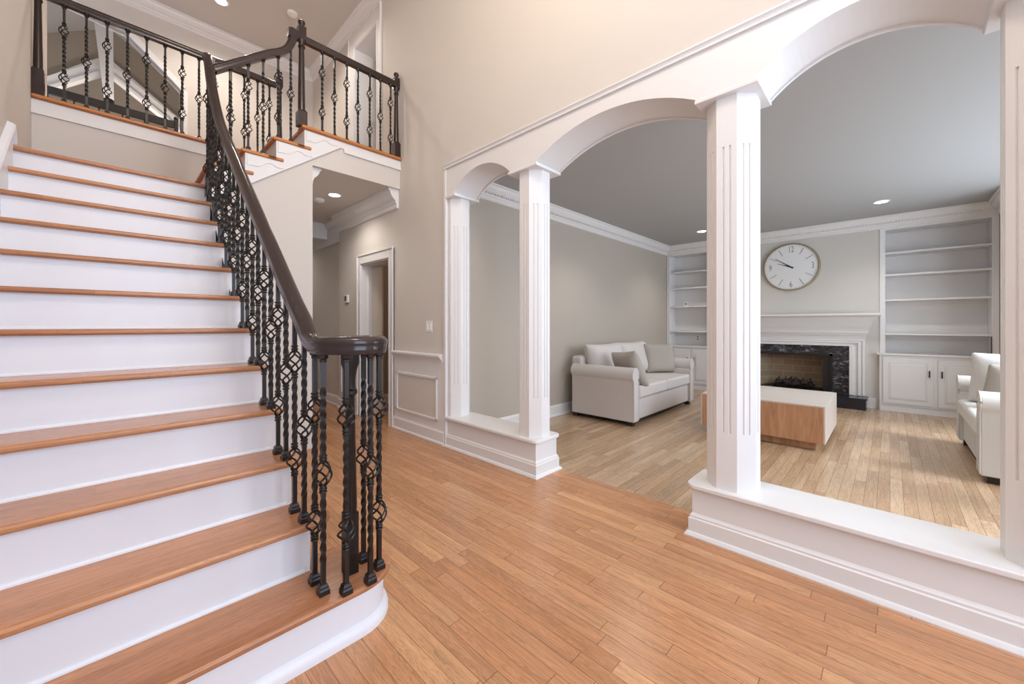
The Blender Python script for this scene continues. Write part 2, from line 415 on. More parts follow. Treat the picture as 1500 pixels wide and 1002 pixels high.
# foyer / hall mouldings on the X = XA wall (room is on the left of +Y travel -> travel -Y)
struct(MB().molding([(XA, 4.228, 0), (XA, YL+.01, 0)], base).build('baseboard_foyer', M_TRIM))
struct(MB().molding([(XA+.05, 9.0, 0), (XA+.05, 5.83, 0), (XA, 5.83, 0), (XA, 5.205, 0)], base).build('baseboard_hall', M_TRIM))
hc = crown(.13, .22)
struct(MB().molding([(XA, 5.83, ZH), (XA, Y4+.03, ZH)], hc).build('trim_5', M_TRIM))
struct(MB().molding([(XA+.05, 9.0, ZH), (XA+.05, 5.83, ZH)], crown(.08, .14)).box(XA+.02, 5.83, 2.46, XA+.05, 9.0, ZH-.12).build('trim_6', M_TRIM))
struct(MB().molding([(1.395, Y4+.05, ZH), (1.395, 8.9, ZH)], crown(.1, .17)).build('trim_7', M_TRIM))
struct(MB().box(1.395, 6.35, 2.56, XA+.05, 6.5, ZH).build('trim_8', M_TRIM))
# white wainscot below the chair rail
struct(MB().box(XA-.006, 3.235, .14, XA, 4.225, .87).build('trim_9', M_TRIM))
struct(MB().box(XA-.008, 3.36, .245, XA-.005, 4.145, .665).build('wall_panel', M_WALL))
pm = MB(); py0, py1, pz0, pz1 = 3.345, 4.16, .228, .68
for a, b in (((py0, pz0), (py1, pz0+.028)), ((py0, pz1-.028), (py1, pz1)), ((py0, pz0), (py0+.028, pz1)), ((py1-.028, pz0), (py1, pz1))):
    pm.box(XA-.02, a[0], a[1], XA-.004, b[0], b[1])
struct(pm.build('trim_10', M_TRIM, bevel=.006))
struct(MB().molding([(XA, 4.225, .86), (XA, 3.262, .86)], [(0, -.02), (.012, -.02), (.014, 0), (.03, .012), (.038, .03), (.05, .035), (.05, .05), (.042, .058), (0, .06)]).build('trim_11', M_TRIM, smooth=True), 'white chair rail ending beside the arcade')
# wainscot between the hall door and the hall corner
struct(MB().box(XA-.006, 5.207, .14, XA, 5.825, .87).build('trim_24', M_TRIM))
pm = MB(); py0, py1 = 5.30, 5.74
for a, b in (((py0, pz0), (py1, pz0+.028)), ((py0, pz1-.028), (py1, pz1)), ((py0, pz0+.028), (py0+.028, pz1-.028)), ((py1-.028, pz0+.028), (py1, pz1-.028))):
    pm.box(XA-.02, a[0], a[1], XA-.004, b[0], b[1])
struct(pm.build('trim_25', M_TRIM, bevel=.006))
struct(MB().box(XA-.008, 5.328, .256, XA-.005, 5.712, .652).build('wall_panel_hall', M_WALL))
struct(MB().molding([(XA, 5.83, .86), (XA, 5.207, .86)], [(0, -.02), (.012, -.02), (.014, 0), (.03, .012), (.038, .03), (.05, .035), (.05, .05), (.042, .058), (0, .06)]).build('trim_26', M_TRIM, smooth=True))
# white corner strip at the end of the arcade
struct(MB().box(XA-.012, YL-.02, .0, XA+.02, YL+.012, ZP).build('trim_12', M_TRIM))

# lower hall ceiling, upper floor slab, beam face
struct(MB().box(1.395, Y4, ZH, XB, 9.0, Z2-.03).box(XL, YB+.1, 2.9, 1.395, 12, Z2-.03).build('ceiling_hall', M_WALL))
struct(MB().box(1.30, Y4-.02, Z2-.03, XB, YB, Z2).box(XL, YB, Z2-.03, 1.3, 12, Z2).box(1.3, YB, Z2-.03, XB, 12, Z2).build('floor_upper', M_TREAD))
struct(MB().prism([(.60, 0), (1.395, 0), (1.395, 2.92), (.78, 2.47), (.60, 2.33)], Y4, Y4+.1, 'y').box(1.295, Y4+.1, 0, 1.395, 9.0, 2.85).build('wall_stair', M_WALL))
struct(MB().box(XL, YB+.02, 0, 1.395, YB+.1, Z2-.03).build('wall_landing', M_WALL))
struct(MB().box(XA-.4-.001, 8.9, 0, 4.6, 9.0, ZT).box(1.395, 8.9, 0, 2.0, 9.0, ZH).build('wall_hall_end', M_WALL))
# fascia trims of the upper floor
fas = [(0, -.115), (-.016, -.115), (-.016, -.10), (-.010, -.095), (-.010, -.03), (0, -.03)]
struct(MB().box(1.70, Y4-.012, Z2-.12, XA, Y4, Z2-.03).box(1.70, Y4-.02, Z2-.135, XA, Y4, Z2-.112).build('trim_13', M_TRIM))
struct(MB().box(XL, YB+.008, Z2-.125, 1.28, YB+.02, Z2-.03).box(XL, YB, Z2-.15, 1.28, YB+.02, Z2-.125).build('trim_14', M_TRIM))
def nosing_y(name, x0, x1, y, z, th=.03):
    return MB().box(x0, y, z-th, x1, y+.14, z).build(name, M_TREADY, bevel=.011, seg=3)
struct(nosing_y('trim_15', 1.286, XA, Y4-.045, Z2+.004), 'orange oak nosing along the edge of the upper floor')
struct(nosing_y('trim_16', XL, 1.39, YB-.03, Z2+.004), 'orange oak nosing along the balcony over the landing')

# upper back wall with gabled opening, family room beyond
ox = .669
struct(MB().prism([(ox, Z2), (XA, Z2), (XA, ZT), (ox, ZT)], Y7, Y7+.1, 'y').prism([(ox, 4.402), (ox, ZT), (.124, ZT), (.124, 4.903)], Y7, Y7+.1, 'y').prism([(.124, 4.903), (.124, ZT), (XL-.2, ZT), (XL-.2, 5.02)], Y7, Y7+.1, 'y').build('wall_upper_back', M_WALL))
# casing of the opening
cas = MB()
def strip_xz(mb, pts, w, y0, y1):
    for (a, b) in zip(pts[:-1], pts[1:]):
        a = Vector(a); b = Vector(b); d = (b-a).normalized(); n = Vector((-d.y, d.x))*w
        mb.prism([tuple(a), tuple(b), tuple(b-n), tuple(a-n)], y0, y1, 'y')
strip_xz(cas, [(ox, Z2), (ox, 4.402), (.124, 4.903), (XL-.2, 5.02)], .07, Y7-.02, Y7+.12)
struct(cas.build('trim_17', M_TRIM))
uc = crown(.10, .16)
struct(MB().molding([(XL, Y7, ZT), (XA, Y7, ZT), (XA, YF, ZT)], uc).build('trim_18', M_TRIM))
struct(MB().molding([(XL, YF, ZT), (XL, Y7, ZT)], uc).build('trim_19', M_TRIM))
# family room shell
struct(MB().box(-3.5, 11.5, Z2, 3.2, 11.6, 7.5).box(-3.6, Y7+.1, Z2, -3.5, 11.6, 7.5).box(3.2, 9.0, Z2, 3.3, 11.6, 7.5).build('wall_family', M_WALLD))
struct(MB().prism([(-3.6, 5.0), (.0, 7.3), (3.3, 5.0), (3.3, 5.1), (.0, 7.4), (-3.6, 5.1)], Y7+.1, 11.6, 'y').build('ceiling_family', M_CEIL))
struct(MB().prism([(-3.6, 5.0), (.0, 7.3), (3.3, 5.0), (3.3, ZT+.1), (.0, 7.3), (-3.6, ZT+.1)], Y7+.1, Y7+.12, 'y').box(-3.6, Y7+.05, ZT, 3.3, Y7+.12, 7.4).box(-3.6, Y7+.05, Z2, XL-.1, Y7+.12, ZT).build('wall_family_front', M_WALL))
# truss of the family room
t = thing('roof_truss', 'white gabled timber truss with king post seen through the upstairs opening', 'truss', (-.05, 9.5, 4.93))
for (a, b) in (((-1.9, 4.0), (-.05, 5.66)), ((-.05, 5.66), (1.7, 4.45))):
    d = (Vector(b)-Vector(a)).normalized(); n = Vector((d.y, -d.x))*.15
    MB().prism([a, b, tuple(Vector(b)+n), tuple(Vector(a)+n)], 9.42, 9.6, 'y').build('rafter', M_TRIM, t)
    n2 = n*.25
    MB().prism([tuple(Vector(a)+n*.8), tuple(Vector(b)+n*.8), tuple(Vector(b)+n*1.12), tuple(Vector(a)+n*1.12)], 9.40, 9.42, 'y').build('rafter_trim', M_TRIM, t)
MB().prism([(-.245, 6.9), (.03, 6.9), (.045, 4.98), (-.07, 4.98)], 9.30, 9.42, 'y').build('king_post', M_TRIM, t)
MB().lathe(-.012, 9.36, [(.03, 4.88), (.06, 4.90), (.065, 4.94), (.062, 4.98)]).build('end_cap', M_IRON, t, smooth=True)
struct(MB().prism([(-3.4, 3.1), (-1.9, 4.75), (-.28, 6.42), (-.05, 6.62), (-.05, 6.45), (-.25, 6.25), (-1.9, 4.58), (-3.4, 2.95)], 11.3, 11.5, 'y').prism([(-.05, 6.62), (1.6, 5.4), (1.6, 5.25), (-.05, 6.45)], 11.3, 11.5, 'y').build('trim_20', M_TRIM))

# ------------------------------------------------------------------ doors
# lower hall door opening: casing, jambs, small room behind
dc = MB()
for y0, y1, z0, z1 in ((4.228, 4.338, 0, 2.14), (5.10, 5.205, 0, 2.14)): dc.box(XA-.016, y0, z0, XA, y1, z1)
dc.box(XA-.0155, 4.338, 2.03, XA, 5.10, 2.14)
dc.box(XA-.028, 4.228, 0, XA-.0, 4.252, 2.158).box(XA-.028, 5.181, 0, XA-.0, 5.205, 2.158).box(XA-.028, 4.252, 2.134, XA-.0, 5.181, 2.158)
dc.box(XA-.022, 4.318, 0, XA-.014, 4.337, 2.05).box(XA-.022, 5.101, 0, XA-.014, 5.12, 2.05).box(XA-.0225, 4.337, 2.031, XA-.014, 5.101, 2.051)
dc.box(XA-.01, 4.338, 0, XA+.14, 4.35, 2.029).box(XA-.01, 5.088, 0, XA+.14, 5.0995, 2.029).box(XA-.011, 4.35, 2.018, XA+.139, 5.088, 2.0285)
dc.box(XA+.08, 5.07, 0, XA+.10, 5.09, 2.02)
struct(dc.build('door_1', M_TRIM, bevel=.003), 'white cased doorway in the lower hall')
sr = MB().box(XA+.14, 5.6, 0, 4.4, 5.7, 2.6).box(4.3, 3.4, 0, 4.4, 5.7, 2.6).box(XB, 3.4, 0, 4.4, 3.45, 2.6).box(XB, 3.4, 2.5, 4.4, 5.7, 2.6).box(XB, 5.10, 0, XB+.02, 5.7, 2.6)
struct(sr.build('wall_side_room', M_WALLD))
struct(MB().molding([(XB, 5.6, 0), (4.3, 5.6, 0), (4.3, 3.45, 0)], base).build('baseboard_side_room', M_TRIM))
# upstairs door
dc = MB()
dc.box(XA-.016, 4.545, Z2, XA, 4.65, 5.22).box(XA-.016, 5.30, Z2, XA, 5.47, 5.22).box(XA-.0155, 4.65, 5.03, XA, 5.30, 5.22)
dc.box(XA-.028, 4.535, Z2, XA, 4.56, 5.24).box(XA-.028, 5.455, Z2, XA, 5.48, 5.24).box(XA-.0275, 4.56, 5.205, XA, 5.455, 5.2395)
dc.box(XA-.022, 5.30, Z2, XA-.01, 5.325, 5.05).box(XA-.022, 4.625, Z2, XA-.01, 4.65, 5.05)
dc.box(XA-.01, 4.651, Z2, XB, 4.665, 5.029).box(XA-.01, 5.285, Z2, XB, 5.299, 5.029).box(XA-.011, 4.665, 5.015, XB-.001, 5.285, 5.028)
struct(dc.build('door_2', M_TRIM, bevel=.003), 'white cased doorway upstairs beside the balcony railing')
t = thing('door_leaf', 'white panelled door standing open upstairs behind the balcony railing', 'door', (XB+.02, 5.27, Z2))
MB().box(XB+.02, 5.24, Z2+.01, XB+.66, 5.275, 4.98).build('door_panel', M_TRIM, t, bevel=.003)
for z0, z1 in ((3.35, 4.0), (4.12, 4.85)):
    MB().box(XB+.10, 5.234, z0, XB+.32, 5.241, z1).box(XB+.38, 5.234, z0, XB+.58, 5.241, z1).build('raised_panel', M_TRIM, t, bevel=.004)
for z in (3.4, 4.05, 4.75): MB().box(XB+.0, 5.225, z, XB+.03, 5.245, z+.10).build('hinge', M_BLACK, t)
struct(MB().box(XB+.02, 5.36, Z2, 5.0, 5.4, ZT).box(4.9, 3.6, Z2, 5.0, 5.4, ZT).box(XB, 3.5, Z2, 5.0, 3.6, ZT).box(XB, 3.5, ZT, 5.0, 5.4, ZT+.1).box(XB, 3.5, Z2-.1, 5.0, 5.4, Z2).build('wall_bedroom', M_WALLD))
struct(MB().molding([(XB, 5.36, ZT), (4.9, 5.36, ZT), (4.9, 3.6, ZT)], uc).build('trim_21', M_TRIM))

# ------------------------------------------------------------------ columns, knee walls
def knee(name, y0, y1, round0, round1):
    xm0, xm1 = XA+.012, XB-.012
    struct(MB().box(xm0, y0, 0, xm1, y1, .272).build('wall_knee_'+name, M_TRIM, bevel=.002), 'low white knee wall under the columns, '+name)
    # sill with rounded end corners
    a, b = XA-.018, XB+.018; r = .055
    poly = []
    e0 = y0-(.03 if round0 else 0); e1 = y1+(.03 if round1 else 0)
    if round0: poly += arc(a+r, e0+r, r, 180, 270, 6)+arc(b-r, e0+r, r, 270, 360, 6)
    else: poly += [(a, e0), (b, e0)]
    if round1: poly += arc(b-r, e1-r, r, 0, 90, 6)+arc(a+r, e1-r, r, 90, 180, 6)
    else: poly += [(b, e1), (a, e1)]
    struct(MB().prism(poly, .272, .302).build('trim_2%d' % (2 if name == 'left' else 3), M_TRIM, bevel=.009, seg=3))
    bp = [(0, 0), (.034, 0), (.034, .006), (.026, .02), (.016, .024), (.016, .098), (.010, .104), (.010, .114), (.004, .122), (0, .13)]
    if round0: path = [(xm0, y1, 0), (xm0, y0, 0), (xm1, y0, 0), (xm1, y1, 0)]
    else: path = [(xm1, y0, 0), (xm1, y1, 0), (xm0, y1, 0), (xm0, y0, 0)]
    # room side is on the right when travelling -Y along the foyer face
    m = MB().molding(path, bp)
    struct(m.build('baseboard_knee_'+name, M_TRIM))
knee('left', 2.03, YL, True, False)
knee('right', -.60, .83, False, True)

def octagon(cx, cy, w, half=None):
    s = w/2; k = s*math.tan(PI/8)
    pts = [(s, -k), (s, k), (k, s), (-k, s), (-s, k), (-s, -k), (-k, -s), (k, -s)]
    return [(cx+a, cy+b) for a, b in pts]
def fluted(cx, cy, w):
    p = octagon(cx, cy, w); out = []
    for i in range(8):
        a = Vector(p[i]); b = Vector(p[(i+1) % 8]); d = (b-a); n = Vector((-d.y, d.x)).normalized()
        if (Vector((cx, cy))-a).dot(n) < 0: n = -n
        out.append(tuple(a))
        for c in (.34, .66):
            h = .055
            out += [tuple(a+d*(c-h)), tuple(a+d*(c-h*.6)+n*.007), tuple(a+d*(c+h*.6)+n*.007), tuple(a+d*(c+h))]
    return out
def column(cy, label, half=0):
    cx = 2.5; w = .25; cw = .160
    t = thing('fluted_column', label, 'column', (cx, cy, .302), 'octagonal columns of the arcade')
    def clip(poly):
        if not half: return poly
        lim = cy
        out = []
        n = len(poly)
        for i in range(n):
            a = poly[i]; b = poly[(i+1) % n]
            ia = (a[1]-lim)*half <= 1e-9; ib = (b[1]-lim)*half <= 1e-9
            if ia: out.append(a)
            if ia != ib:
                k = (lim-a[1])/(b[1]-a[1]); out.append((a[0]+(b[0]-a[0])*k, lim))
        return out
    z0, z1, zt = .62, 2.21, 2.485
    m = MB().prism(clip(octagon(cx, cy, w)), .302, z0).prism(clip(fluted(cx, cy, w)), z0, z1).prism(clip(octagon(cx, cy, w)), z1, zt)
    m.build('shaft', M_TRIM, t)
    y0, y1 = cy-cw, cy+cw
    if half > 0: y1 = cy
    if half < 0: y0 = cy
    MB().box(cx-cw, y0, zt, cx+cw, y1, ZS).build('capital', M_TRIM, t, bevel=.005)
    return t
column(.65, 'white fluted octagonal column on the right knee wall, in front of the clock wall')
column(2.162, 'white fluted octagonal column on the end of the left knee wall')
column(3.21, 'white fluted half column against the wainscot wall at the far end of the arcade', 1)
column(-.45, 'white fluted half column cut off by the right edge of the view', -1)

# ------------------------------------------------------------------ staircase
st = thing('staircase', 'straight oak staircase with white risers and a rounded bottom step', 'staircase', (.06, NY, 0), 'stair flights')
XS = .60
def tread_poly(i):
    y0 = NY+NT*i; y1 = y0+NT+.03
    if i == 0:
        r = .185; cy = y0+r
        return [(XL, y0)]+arc(.69, cy, r, -90, 90, 16)+[(.585, y0+2*r), (.585, y1), (XL, y1)]
    if i == 1:
        return [(XL, y0)]+arc(.60, y0+.075, .075, -90, 0, 6)+[(.675, y1), (XL, y1)]
    xr = .635 if i == 2 else XS+.012
    return [(XL, y0), (xr, y0), (xr, y1), (XL, y1)]
for i in range(12):
    z = NR*(i+1); y0 = NY+NT*i
    if i < 11:
        MB().prism(tread_poly(i), z-.028, z).build('tread', M_TREAD, st, bevel=.012, seg=4)
    else:
        MB().box(XL, y0, z-.028, XS+.03, YB+.02, z).build('landing', M_TREAD, st, bevel=.012, seg=4)
    # riser
    if i == 0:
        r = .155; cy = NY+.185
        poly = [(XL, y0+.03)]+arc(.69, cy, r, -90, 90, 16)+[(.585, cy+r), (.585, y0+NT+.03), (XL, y0+NT+.03)]
        MB().prism(poly, 0, z-.028).build('riser', M_RISER, st, smooth=True, angle=30)
        pts = [(XL, y0+.03)]+arc(.69, cy, r, -90, 90, 16)+[(.60, cy+r)]
        MB().molding([(a, b, 0) for a, b in pts], [(0, 0), (.02, 0), (.02, .02), (.016, .034), (.006, .045), (0, .05)]).build('base_moulding', M_RISER, st, smooth=True, angle=30)
    else:
        xr = .56
        m = MB().box(XL+.001, y0+.03, z-NR, xr, y0+.045, z-.0281)
        m.molding([(XL, y0+.03, z-NR), (xr, y0+.03, z-NR)], [(0, 0), (.011, 0), (.010, .006), (.005, .011), (0, .012)])
        m.build('riser', M_RISER, st)
# stringer wall under the flight (right side)
poly = [(NY+.26, 0), (NY+.26, .17)]
for i in range(1, 11): poly += [(NY+NT*i+.03, NR*i-.0), (NY+NT*i+.03, NR*(i+1)-.028)]
poly += [(NY+NT*11+.03, 2.2), (NY+NT*11+.03, 2.37), (Y4, 2.37), (Y4, 0)]
MB().prism(poly, .56, .582, 'x').build('stringer', M_RISER, st)
# skirt board on the left wall
def nz(y): return NR+(y-NY)*NR/NT
sk = MB().prism([(NY-.25, 0), (NY-.25, .16), (4.08, nz(4.08)+.145), (4.08, nz(4.08)-.2), (NY+.3, 0)], XL, XL+.022, 'x')
sk.build('skirt_board', M_RISER, st)
MB().sweep([(XL+.012, NY-.25, .165), (XL+.012, 4.09, nz(4.09)+.15)], [(-.012, -.012), (.022, -.012), (.022, .0), (.014, .012), (-.012, .022)]).build('skirt_cap', M_RISER, st)
MB().sweep([(XL+.012, 4.09, nz(4.09)+.155), (XL+.012, 4.15, 2.42)], [(-.012, -.02), (.022, -.02), (.022, .01), (-.012, .01)]).build('skirt_return', M_RISER, st)

# upper flight rising to the right
RZ = (Z2-2.4)/4
s2 = thing('staircase', 'short upper flight of oak treads rising right from the landing to the balcony', 'staircase', (.6, 4.2, 2.4), 'stair flights')
FX = [.56, .80, 1.043, 1.286]
for k, x in enumerate(FX):
    z = 2.4+RZ*(k+1)
    MB().box(x+.03, Y4-.004, z-RZ, x+.045, YB, z-.03).build('riser', M_RISER, s2)
    if k < 3:
        MB().box(x, Y4-.03, z-.03, x+.28, YB, z).box(x+.2, Y4-.03, z-.03, x+.335, Y4+.01, z).build('tread', M_TREADY, s2, bevel=.011, seg=3)
# white open stringer panel
sp = [(.58, 2.22)]
for k, x in enumerate(FX):
    z = 2.4+RZ*(k+1)
    sp += [(x+.03, z-RZ-.0), (x+.03, z-.03)]
sp += [(1.70, Z2-.03), (1.70, 3.055), (1.655, 3.055), (.78, 2.42), (.62, 2.30)]
MB().prism(sp, Y4-.012, Y4, 'y').build('stringer', M_TRIM, s2)
MB().sweep([(.62, Y4-.012, 2.30), (.78, Y4-.012, 2.42), (1.655, Y4-.012, 3.055)], [(-.0, -.006), (.008, -.006), (.008, .006), (0, .006)]).build('stringer_bead', M_TRIM, s2)
for k, x in enumerate(FX[:4]):
    z = 2.4+RZ*(k+1)-.03
    top = [(0, 0), (.30, 0)]
    wave = [(.30, -.052), (.275, -.050), (.25, -.058), (.225, -.052), (.20, -.036), (.17, -.034), (.145, -.045), (.12, -.066), (.09, -.088), (.06, -.092), (.03, -.090), (0, -.10)]
    MB().prism([(x+.045+a, z-.01+b) for a, b in top+wave], Y4-.018, Y4-.012, 'y').build('scroll_bracket', M_TRIM, s2)

# ------------------------------------------------------------------ balustrades
def bar_mesh(mb, x, y, z0, z1, half=.008):
    """square bar with rope-twisted zones handled by the caller"""
def baluster(parent, x, y, z0, z1, kind, cache={}):
    h = round(z1-z0, 2)
    key = (kind, h)
    if key not in cache:
        H = h; b = MB(); k = .0082*math.sqrt(2)
        if kind == 'D': baskets = [.26*H, .74*H]; tw = [(.26*H+.085, .74*H-.085)]
        else: baskets = [.50*H]; tw = [(.13*H, .50*H-.085), (.50*H+.085, .87*H)]
        gaps = [(c-.045, c+.045) for c in baskets]
        cuts = [0]+[v for g in gaps for v in g]+[H]
        for a, e in zip(cuts[0::2], cuts[1::2]):
            zs = [a]; ang = [0]
            for (ta, tb) in tw:
                if ta >= a-1e-6 and tb <= e+1e-6:
                    n = max(8, int((tb-ta)/.0055)); zs.append(ta); ang.append(0)
                    turns = round((tb-ta)/.042)*PI/2*1.0
                    for i in range(1, n+1): zs.append(ta+(tb-ta)*i/n); ang.append(turns*i/n)
            last = ang[-1]; zs.append(e); ang.append(last)
            rs = [[(k*math.cos(PI/4+an+PI/2*i), k*math.sin(PI/4+an+PI/2*i), z) for i in range(4)] for z, an in zip(zs, ang)]
            b.rings(rs)
        for c in baskets:
            for s in (-1, 1):
                zc = c+s*.062
                for q in (-.006, .006): b.lathe(0, 0, [(.0135, zc+q-.0035), (.0155, zc+q), (.0135, zc+q+.0035)], 10)
        b.lathe(0, 0, [(.013, H-.032), (.013, H-.022), (.019, H-.016), (.019, H-.006), (.021, H)], 8)
        bk = []
        for c in baskets:
            m = MB(); R = .031
            for w in range(4):
                pts = []
                for i in range(11):
                    u = i/10; a = w*PI/2+u*PI*1.05
                    r = .006+(R-.006)*math.sin(PI*u)**.8
                    pts.append((r*math.cos(a), r*math.sin(a), c-.047+.094*u))
                m.tube(pts, .0042, 5)
            m.lathe(0, 0, [(.0115, c-.056), (.013, c-.048), (.008, c-.040)], 8).lathe(0, 0, [(.008, c+.040), (.013, c+.048), (.0115, c+.056)], 8)
            bk.append(m)
        sh = MB(); q = [(.019, 0), (.019, .018), (.0155, .024), (.0155, .030), (.0125, .038), (.010, .040)]
        sh.rings([[(r*a, r*c2, z) for a, c2 in ((-1, -1), (1, -1), (1, 1), (-1, 1))] for r, z in q])
        o = b.build('baluster', M_IRON, smooth=True, angle=40); objs = [m.build('basket', M_IRON, smooth=True, angle=60) for m in bk]+[sh.build('shoe', M_IRON)]
        for q in objs: q.parent = o
        cache[key] = (o, objs); first = True
    else: first = False
    o, objs = cache[key]
    if not first:
        o2 = o.copy(); COL.objects.link(o2)
        for q in objs:
            c = q.copy(); COL.objects.link(c); c.parent = o2; c.matrix_parent_inverse = Matrix.Identity(4)
        o = o2
    o.parent = parent; o.matrix_parent_inverse = Matrix.Identity(4)
    o.location = Vector((x, y, z0))-parent.location
    return o

RAILP = [(-.031, -.030), (-.024, -.052), (.024, -.052), (.031, -.030), (.028, -.022), (.033, -.012), (.031, .0), (.022, .010), (.008, .015), (-.008, .015), (-.022, .010), (-.031, 0), (-.033, -.012), (-.028, -.022)]
def smooth_path(pts, n=8):
    P = [Vector(p) for p in pts]; out = []
    for i in range(len(P)-1):
        p0 = P[max(i-1, 0)]; p1 = P[i]; p2 = P[i+1]; p3 = P[min(i+2, len(P)-1)]
        for j in range(n):
            t = j/n
            out.append(.5*((2*p1)+(-p0+p2)*t+(2*p0-5*p1+4*p2-p3)*t*t+(-p0+3*p1-3*p2+p3)*t**3))
    out.append(P[-1]); return out
XR = .563
def newel(parent, name, x, y, z0, z1, w=.04, ball=True, blk=.19, topblk=.12):
    """square base block, tapered round shaft with rings, square top block, turned cap"""
    m = MB().box(x-w, y-w, z0, x+w, y+w, z0+blk)
    m.rings([[(x+r*a, y+r*b, z) for a, b in ((-1,-1),(1,-1),(1,1),(-1,1))] for r, z in ((w, z0+blk), (w*.72, z0+blk+.02))])
    tb = z1-topblk-.07
    m.lathe(x, y, [(w*.78, z0+blk), (w*.80, z0+blk+.05), (w*.60, tb-.10), (w*.60, tb-.075), (w*.78, tb-.068), (w*.78, tb-.055), (w*.58, tb-.045), (w*.66, tb-.02), (w*.9, tb-.008), (w*.9, tb)], 20)
    m.box(x-w*.82, y-w*.82, tb, x+w*.82, y+w*.82, tb+topblk)
    o = m.build(name, M_RAIL, parent, smooth=True, angle=40)
    if ball:
        z = tb+topblk
        MB().lathe(x, y, [(w*.8, z), (w*.5, z+.008), (w*.5, z+.02), (w*.7, z+.03), (w*.82, z+.04), (w*.78, z+.055), (w*.45, z+.066), (.002, z+.07)], 20).build('newel_cap', M_RAIL, o, smooth=True, angle=50)
    return o

# --- main railing
r1 = thing('stair_railing', 'dark handrail with black twisted balusters and volute beside the main flight', 'railing', (XR, 1.6, .2), 'stair railings')
OFF = .80   # rail top reference above the nosing line
def railz(y): return nz(y)+OFF
ctrl = [(3.30, railz(3.30)), (3.55, railz(3.55)+.015), (3.75, railz(3.75)+.09), (3.90, railz(3.9)+.18), (3.99, 3.36), (4.06, 3.455), (4.10, 3.475)]
def railz2(y):
    if y <= 3.30: return max(railz(y), 1.165)
    for (a, za), (b, zb) in zip(ctrl[:-1], ctrl[1:]):
        if a <= y <= b: return za+(zb-za)*(y-a)/(b-a)
    return ctrl[-1][1]
VC = (.69, 1.565)
path = []
n = 34
for i in range(n+1):            # volute spiral, inner end first
    a = math.radians(190+520*(1-i/n)) if False else math.radians(180+ (1-i/n)*400)
    u = i/n
    r = .052+(.127-.052)*min(1, u*1.0)
    path.append((VC[0]+r*math.cos(a), VC[1]+r*math.sin(a), 1.160))
path += [(XR, 1.62, 1.163), (XR, 1.68, 1.185), (XR, 1.76, railz(1.76)+.012), (XR, 1.86, railz(1.86)+.002), (XR, 2.0, railz(2.0))]
y = 2.2
while y < 3.3: path.append((XR, y, railz(y))); y += .2
path += smooth_path([(XR, a, b) for a, b in ctrl], 5)
hr = MB().sweep(path, RAILP)
hr.lathe(VC[0], VC[1], [(.001, 1.108), (.072, 1.108), (.076, 1.135), (.070, 1.150), (.060, 1.168), (.03, 1.176), (.001, 1.176)], 24)
hr.build('handrail', M_RAIL, r1, smooth=True, angle=50)
# volute newel, black
nm = MB().box(VC[0]-.025, VC[1]+.035-.025, .2, VC[0]+.025, VC[1]+.035+.025, .45)
nx, ny = VC[0], VC[1]+.035
nm.lathe(nx, ny, [(.024, .44), (.027, .47), (.017, .92), (.020, .93), (.028, .937), (.028, .95), (.020, .957), (.020, 1.0), (.028, 1.04), (.036, 1.06), (.036, 1.11)], 20)
nm.build('newel_post', M_IRON, r1, smooth=True, angle=40)
newel(r1, 'newel_post', .59, 4.13, 2.30, 3.55, .036, ball=False, blk=.16)
for (x, y, k) in ((.625, 1.485, 'D'), (.718, 1.478, 'S'), (.785, 1.538, 'D'), (.762, 1.632, 'S')):
    baluster(r1, x, y, .2, 1.112, k)
baluster(r1, XR, 1.545, .2, 1.112, 'S'); baluster(r1, XR, 1.632, .2, 1.115, 'D')
for i in range(1, 11):
    for off, k in ((.042, 'S'), (.163, 'D')):
        y = NY+NT*i+off
        baluster(r1, XR, y, NR*(i+1), railz2(y)-.046, k)
baluster(r1, XR, 4.06+.0-.03, NR*11, railz2(4.03)-.06, 'S') if False else None
# --- upper flight railing
r2 = thing('stair_railing', 'brown handrail curving steeply up to the tall newel beside the short upper flight', 'railing', (.9, 4.12, 2.6), 'stair railings')
YR = 4.12
pp = [(.60, YR, 3.40), (.80, YR, 3.565), (1.0, YR, 3.73), (1.10, YR, 3.80), (1.155, YR, 3.855), (1.19, YR, 3.93), (1.205, YR, 4.0), (1.21, YR, 4.06)]
MB().sweep(smooth_path(pp, 5), RAILP).box(1.18, YR-.03, 3.975, 1.27, YR+.03, 4.05).build('handrail', M_RAIL, r2, smooth=True, angle=50)
newel(r2, 'newel_post', 1.30, YR, Z2, 4.19, .041, blk=.14, topblk=.13)
def rz(x):
    for a, b in zip(pp[:-1], pp[1:]):
        if a[0] <= x <= b[0]: return a[2]+(b[2]-a[2])*(x-a[0])/(b[0]-a[0])
    return pp[-1][2]
for x, k, s in ((.732, 'S', 0), (.86, 'D', 1), (.976, 'S', 1), (1.098, 'D', 2), (1.205, 'S', 2)):
    z0 = 2.4+RZ*(s+1)
    baluster(r2, x, YR, z0, min(rz(x), 3.96)-.055, k)
# --- right balcony railing
r3 = thing('balcony_railing', 'brown balcony railing running to the right wall above the lower hall', 'railing', (1.8, YR, Z2), 'balcony railings')
MB().sweep([(1.33, YR, 4.03), (2.30, YR, 4.03)], RAILP).build('handrail', M_RAIL, r3, smooth=True, angle=50)
newel(r3, 'newel_post', 2.315, YR, Z2, 4.15, .036, blk=.17, topblk=.12)
for i, x in enumerate((1.493, 1.615, 1.741, 1.861, 1.994, 2.119, 2.243)):
    baluster(r3, x, YR, Z2, 3.985, 'DS'[i % 2])
